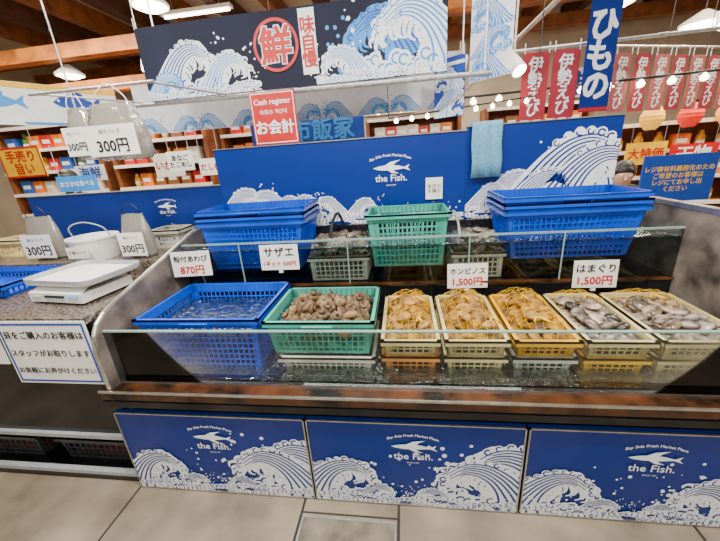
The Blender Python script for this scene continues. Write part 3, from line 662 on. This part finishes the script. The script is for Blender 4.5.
for i,x in enumerate((1.01,1.22)):
    banner('hanging_flag','pink cloth flag with white spiny lobster lettering',.20,.46,PINK,(x,2.98,1.77),(0,0,.12),lambda M,w,h:M.text('伊勢えび',0,h*.5,h=h*.88,w=w*.7,m=WHITE,d=.003,bold=.03,vert=True,line=.9),group='pink lobster flags')
def dn(M,w,h):
    M.text('ひもの',0,h*.40,h=h*.70,w=w*.82,m=WHITE,d=.003,bold=.045,vert=True,line=.9); M.rect(-w/2,w/2,h*.80,h*.83,RED,.002); M.rect(-w/2,w/2,h*.85,h,LBLUE,.002); M.rect(-w/2,w/2,0,h*.03,RED,.002)
banner('hanging_flag','tall navy flag with white dried-fish lettering',.22,.90,BLUE,(1.41,2.9,1.79),(0,0,.15),dn)
for i in range(7):
    x=1.66+.21*i
    banner('hanging_flag','small pink cloth flag with white lettering on the rail',.17,.44,PINK if i%2 else ROSE,(x+.15,3.35+.1*i,1.80),(0,0,.35),lambda M,w,h:M.text('伊勢えび',0,h*.5,h=h*.88,w=w*.7,m=WHITE,d=.003,bold=.03,vert=True,line=.9),group='small pink flags')
pipe((1.55,3.34,2.31),(3.4,4.1,2.31),.010,'thin rail holding the small pink flags')
r=root('notice_stand','blue notice with yellow lettering on a stand','sign',(2.15,2.98,0),(0,0,.05))
M=MB(); M.X=Matrix.Translation((0,0,1.08)); M.box(-.27,.27,0,.015,0,.36,MBLUE); M.text('レジ袋有料義務化のため\nご希望のお客様は\nレジにてお申し出\nください',0,.18,h=.31,w=.50,m=YEL,d=.002,bold=.02,line=1.1); M.obj('notice_face',parent=r)
M=MB(); M.cyl((0,.03,0),(0,.03,1.2),.015,STEEL); M.cyl((0,.03,0),(0,.03,.02),.14,STEEL,24); M.obj('post',parent=r)
def spot(x,y,z,label,pt,top):
    r=root('track_light',label,'lamp',(x,y,z)); d=Vector(pt).normalized(); 
    M=MB(); M.cyl(-d*.09,d*.09,.045,PLW,20,.055); M.cyl(-d*.12,-d*.09,.025,PLW,20,.045); M.obj('lamp_head',parent=r)
    M=MB(); M.cyl(d*.0901,d*.094,.048,LAMP,20); M.obj('bulb',parent=r)
    M=MB(); M.cyl((0,0,.03),(0,0,top-z),.007,PLW,8); M.obj('arm',parent=r)
spot(.84,2.95,2.17,'white cylindrical spotlight hanging from the rail',(.3,-.6,-.7),4.4)
for (x,y,z) in ((1.9,3.9,2.75),(2.6,3.5,2.55),(.7,4.4,2.5),(3.1,4.2,2.6),(1.3,5.2,2.7),(-2.4,3.6,2.6),(-3.3,4.6,2.9)):
    spot(x,y,z,'white cylindrical spotlight under the beams',(-.3 if x>0 else .4,-.6,-.7),4.4)
r=root('light_string','black cable rail with small warm bulbs','lights',(0,0,0))
p0=Vector((-1.2,3.6,2.02)); p1=Vector((3.6,3.2,2.05))
M=MB(); M.cyl(p0,p1,.010,BLACK,8); M.obj('cable',parent=r)
for p in (p0,p1):
    M=MB(); M.cyl(p,(p.x,p.y,4.4),.005,BLACK,6); M.obj('drop_wire',parent=r)
for i in range(22):
    q=p0.lerp(p1,(i+.5)/22); M=MB(); M.lathe([(0,-.06),(.022,-.052),(.030,-.03),(.018,-.012),(.008,0)],BULB,10); M.obj('bulb',parent=r,loc=q-Vector((0,0,.01)))
r=root('light_string','thin cable with small warm bulbs above the blue board','lights',(0,0,0))
p0=Vector((-.1,2.9,1.86)); p1=Vector((1.0,2.9,1.93))
M=MB(); M.cyl(p0,p1,.005,BLACK,8); M.obj('cable',parent=r)
for p in (p0,p1):
    M=MB(); M.cyl(p,(p.x,p.y,4.4),.003,BLACK,6); M.obj('drop_wire',parent=r)
for i in range(9):
    q=p0.lerp(p1,(i+.5)/9); M=MB(); M.lathe([(0,-.04),(.014,-.034),(.018,-.02),(.012,-.008),(.005,0)],BULB,10); M.obj('bulb',parent=r,loc=q-Vector((0,0,.005)))
def pend(x,y,z,label,r0=.16):
    r=root('pendant_lamp',label,'lamp',(x,y,z)); M=MB(); M.lathe([(.03,.16),(.05,.15),(r0,.03),(r0,0),(r0-.01,0),(r0-.012,.03),(.04,.14)],PLW,24); M.obj('lamp_shade',parent=r)
    M=MB(); M.lathe([(0,-.05),(r0*.6,-.03),(r0*.85,.02),(0,.05)],LAMP,20); M.obj('bulb',parent=r)
    M=MB(); M.cyl((0,0,.15),(0,0,4.4-z),.006,BLACK,6); M.obj('cord',parent=r)
pend(-2.84,4.3,3.38,'bright round white pendant lamp',.2); pend(2.4,4.8,3.0,'bright round white pendant lamp',.2); pend(3.9,5.6,2.9,'bright round white pendant lamp',.24); pend(-5.2,5.4,3.1,'bright round white pendant lamp',.2); pend(1.6,6.5,3.2,'bright round white pendant lamp')
# ------------------------------------------------------------------ background shops
PC=[mat('goods_%s'%n,c,.5,var=.15,scale=8) for n,c in (('red',(.62,.015,.012)),('yellow',(.9,.5,.02)),('white',(.72,.66,.54)),('green',(.07,.28,.05)),('orange',(.85,.20,.01)),('blue',(.02,.12,.48)),('brown',(.25,.09,.03)))]
def gooditem(m,kind):
    M=MB()
    if kind==0: M.box(-.09,.09,-.07,.07,0,.17,m); M.box(-.060,.060,-.072,.072,.06,.11,WHITE); M.box(-.07,.07,-.05,.05,.17,.175,m)
    else: M.lathe([(0,0),(.045,0),(.048,.12),(.03,.15),(.02,.19),(.022,.2),(0,.2)],m,12); M.lathe([(.0485,.04),(.0487,.08)],WHITE,12)
    return M
masters=[gooditem(PC[i],i%2 if i<4 else 0).obj('goods_box' if (i%2==0 or i>=4) else 'sauce_bottle',('coloured packaged food box with white band' if (i%2==0 or i>=4) else 'coloured bottle with white label')+' on a shop shelf','package' if (i%2==0 or i>=4) else 'bottle',group='packaged goods on shop shelves',loc=(-5.3,4.8,1.96)) for i in range(7)]
used=[]
def shelf(x,y,w,zs,label,mats,rot=0,wood=WOOD,dens=.20):
    r=root('shop_shelf',label,'shelf',(x,y,0),(0,0,rot)); M=MB(); top=zs[-1]+.32
    for s in (-1,1): M.box(s*w/2-.03,s*w/2+.03,-.2,.2,0,top,wood)
    M.box(-w/2,w/2,.17,.2,0,top,wood); M.obj('frame',parent=r)
    for z in zs+[top]:
        M=MB(); M.box(-w/2,w/2,-.22,.17,z-.03,z,WOODL); M.box(-w/2,w/2,-.235,-.22,z-.045,z+.0,PAPER); M.obj('shelf_board',parent=r)
    R=Matrix.Rotation(rot,3,'Z')
    for z in zs:
        n=int((w-.1)/dens)
        for i in range(n):
            k=random.choice(mats); px=-w/2+.12+(w-.24)*(i+.5)/n; p=R@Vector((px,-.10,0)); q=(x+p.x,y+p.y,z+.001)
            if k not in used: masters[k].location=q; used.append(k)
            else: copy_thing(masters[k],q,(0,0,rot),scale=random.uniform(.9,1.1))
L4=[1.06,1.38,1.70,2.02]
shelf(-5.3,4.9,1.7,L4,'wooden shop shelf stacked with packaged food',[0,1,2,3,4,5])
shelf(-3.5,4.9,1.5,L4,'wooden shop shelf stacked with boxes and bottles',[0,1,2,4,6])
shelf(-1.9,5.2,1.5,L4,'wooden shop shelf stacked with boxes and bottles',[0,2,4,6])
shelf(3.35,5.0,1.5,[.78,1.1,1.42],'wooden shelf of yellow packaged goods',[1,1,4,1],rot=-.2)
shelf(5.1,4.6,1.5,[.78,1.1,1.42],'wooden shelf of mixed packaged goods',[1,0,4,2],rot=-.3)
shelf(2.2,6.4,1.6,[.8,1.15,1.5,1.86],'wooden shelf of mixed packaged goods',[0,2,4,6])
shelf(.2,6.6,1.6,[.8,1.15,1.5,1.86],'wooden shelf of mixed packaged goods',[0,2,4,1])
def lantern(x,y,z,m,label):
    r=root('paper_lantern',label,'lantern',(x,y,z)); M=MB(); prof=[]
    for i in range(13):
        t=i/12; prof.append((.05+.065*math.sin(math.pi*t)+(.005 if i%2 else 0),-.13+.26*t))
    M.lathe([(0,-.13)]+prof+[(0,.13)],m,20); M.obj('lantern_shade',parent=r)
    M=MB(); M.cyl((0,0,-.155),(0,0,-.13),.055,BLACK); M.obj('base_ring',parent=r)
    M=MB(); M.cyl((0,0,.13),(0,0,.155),.055,BLACK); M.cyl((0,0,.155),(0,0,4.4-z),.004,BLACK,6); M.obj('cord',parent=r)
LY=mat('lantern_yellow',(.95,.48,.05),.6,emit=.7); LR=mat('lantern_red',(.80,.03,.01),.6,emit=.5)
for i,(x,y,z) in enumerate([(2.9,4.6,1.78),(3.3,4.6,1.78),(3.7,4.6,1.78),(4.1,4.6,1.78),(4.6,4.6,1.78)]): lantern(x,y,z,LY if i%2==0 else LR,('yellow' if i%2==0 else 'red')+' glowing paper lantern over the shop shelves')
sign(2.75,4.35,1.28,.42,.24,YEL,'大特価',RED,'yellow shop sign with red lettering among the shelves')
sign(3.35,4.5,1.25,.5,.22,RED,'干物',WHITE,'red shop sign with white lettering among the shelves')
sign(3.9,4.1,1.15,.45,.2,PAPER,'お土産',BLACK,'white shop sign with black lettering')
for x,m,t in ((-2.6,WHITE,'鮮魚'),(-.3,PAPER,'貝'),(4.2,PAPER,'市場')):
    sign(x,8.9,2.5,1.3,.6,m,t,MBLUE,'large wall-hung sign board with blue lettering')
# ------------------------------------------------------------------ people
def person(x,y,rot,stoop,label,top):
    r=root('person',label,'person',(x,y,0),(0,0,rot))
    a=stoop; hip=Vector((0,0,.90)); up=Vector((0,-math.sin(a),math.cos(a)))
    ch=hip+up*.36; nk=hip+up*.52; hd=nk+Vector((0,-.03-.08*math.sin(a),.08)); ht=hd+Vector((0,-.02*math.sin(a),.11))
    J={'pel':(hip,.13),'wa':(hip+up*.15,.12),'ch':(ch,.15),'nk':(nk,.055),'h1':(hd,.075),'h2':(hd+Vector((0,-.01,.06)),.085),'h3':(ht,.06)}
    E=[('pel','wa'),('wa','ch'),('ch','nk'),('nk','h1'),('h1','h2'),('h2','h3')]
    for s,t in ((-1,'l'),(1,'r')):
        sh=ch+up*.10+Vector((s*.18,0,0)); J['sh'+t]=(sh,.055); el=sh+Vector((s*.05,-.05,-.28)); J['el'+t]=(el,.042); wr=el+Vector((-s*.03,-.20,-.10)); J['wr'+t]=(wr,.028); J['hd'+t]=(wr+Vector((0,-.08,-.01)),.035)
        E+=[('ch','sh'+t),('sh'+t,'el'+t),('el'+t,'wr'+t),('wr'+t,'hd'+t)]
        J['th'+t]=(Vector((s*.10,0,.82)),.09);J['kn'+t]=(Vector((s*.11,-.02,.48)),.06);J['an'+t]=(Vector((s*.11,.02,.08)),.042);J['ft'+t]=(Vector((s*.12,-.14,.035)),.035)
        E+=[('pel','th'+t),('th'+t,'kn'+t),('kn'+t,'an'+t),('an'+t,'ft'+t)]
    ks=list(J); me=bpy.data.meshes.new('body'); me.from_pydata([J[k][0] for k in ks],[(ks.index(p),ks.index(q)) for p,q in E],[]); me.materials.append(SKIN); me.materials.append(CLOTH)
    o=bpy.data.objects.new('body',me); COL.objects.link(o); sk=o.modifiers.new('k','SKIN')
    for i,k in enumerate(ks):
        d=me.skin_vertices[0].data[i]; d.radius=(J[k][1],)*2; d.use_root=(k=='pel')
    sb=o.modifiers.new('s','SUBSURF'); sb.levels=2; sb.render_levels=2
    bpy.context.view_layer.update(); m2=bpy.data.meshes.new_from_object(o.evaluated_get(bpy.context.evaluated_depsgraph_get())); bpy.data.objects.remove(o)
    m2.materials.clear(); m2.materials.append(SKIN); m2.materials.append(CLOTH)
    for p in m2.polygons:
        c=p.center; p.use_smooth=True
        near=min(ks,key=lambda k:(J[k][0]-c).length-J[k][1]); p.material_index=0 if near in('nk','h1','h2','h3','wrl','wrr','hdl','hdr') else 1
    b=bpy.data.objects.new('body',m2); COL.objects.link(b); b.parent=r
    M=MB(); hc=hd+Vector((0,.012,.075)); V=[];F=[];n=18
    for j in range(10):
        ph=math.pi*j/12
        for i in range(n): t=2*math.pi*i/n; V.append((hc.x+.098*math.sin(ph)*math.cos(t),hc.y+.112*math.sin(ph)*math.sin(t)+.02*math.sin(ph),hc.z+.115*math.cos(ph)+(.05*max(0,-math.sin(t))*math.sin(ph) if j>5 else 0)))
    for j in range(9):
        for i in range(n): F.append((j*n+i,j*n+(i+1)%n,(j+1)*n+(i+1)%n,(j+1)*n+i))
    M.add(V,F,HAIR); M.obj('hair',parent=r,smooth=True)
    for s in (-1,1):
        M=MB(); M.lathe([(0,-.009),(.008,-.006),(.010,0),(.008,.006),(0,.009)],WHITE,8,c=(s*.032,hd.y-.085,hd.z+.05)); M.lathe([(0,-.005),(.005,0),(0,.005)],BLACK,8,c=(s*.032,hd.y-.094,hd.z+.05)); M.obj('eye',parent=r)
    M=MB(); M.cyl((0,hd.y-.08,hd.z+.05),(0,hd.y-.108,hd.z+.015),.007,SKIN,8,.013); M.obj('nose',parent=r)
person(-4.05,3.75,.2,.05,'standing shopper with short black hair and dark clothes',1.7)
person(2.20,4.0,-.3,1.12,'stooping person with black hair and dark clothes',1.3)
# ------------------------------------------------------------------ lights
def area(x,y,z,sx,sy,p,col,rot=(0,0,0)):
    l=bpy.data.lights.new('ceiling_and_fill_light','AREA'); l.shape='RECTANGLE'; l.size=sx;l.size_y=sy;l.energy=p;l.color=col
    o=bpy.data.objects.new('ceiling_and_fill_light',l); COL.objects.link(o); o.location=(x,y,z);o.rotation_euler=rot
for x in (-1.6,-.3,1.0): area(x,.75,3.1,.24,.14,52,(1,.96,.89),(math.radians(14),0,0))
area(-2.6,1.6,3.4,.5,.3,45,(1,.96,.89))
area(0,-1.2,3.0,3,.8,65,(1,.97,.92),(math.radians(40),0,0))
area(0,3.2,3.6,4,.5,120,(1,.93,.82))
area(-4.5,4.0,3.6,2,1,230,(1,.88,.70)); area(3.8,4.0,3.6,2,1,230,(1,.86,.66)); area(0,6.5,3.7,6,1,320,(1,.89,.72))
area(-2.5,3.0,2.75,3,1,110,(1,.87,.68),(math.pi,0,0)); area(3,3.6,2.75,2,1,110,(1,.87,.68),(math.pi,0,0))  # added upward fills that brighten the ceiling like bounced light, no fixtures
w=bpy.data.worlds.new('w'); SC.world=w; w.use_nodes=True; bg=w.node_tree.nodes['Background']; bg.inputs[0].default_value=(1,.95,.88,1); bg.inputs[1].default_value=.5
# ------------------------------------------------------------------ camera
yaw,pit,roll=math.radians(8.2),math.radians(19.2),math.radians(-4.1)
R=(Matrix.Rotation(yaw,3,'Z')@Matrix.Rotation(math.pi/2-pit,3,'X')@Matrix.Rotation(roll,3,'Z'))
cam=bpy.data.cameras.new('camera'); cam.lens=16.5; cam.sensor_width=36; cam.clip_start=.02
co=bpy.data.objects.new('camera',cam); co.matrix_world=Matrix.Translation((0,0,1.6))@R.to_4x4(); COL.objects.link(co); SC.camera=co
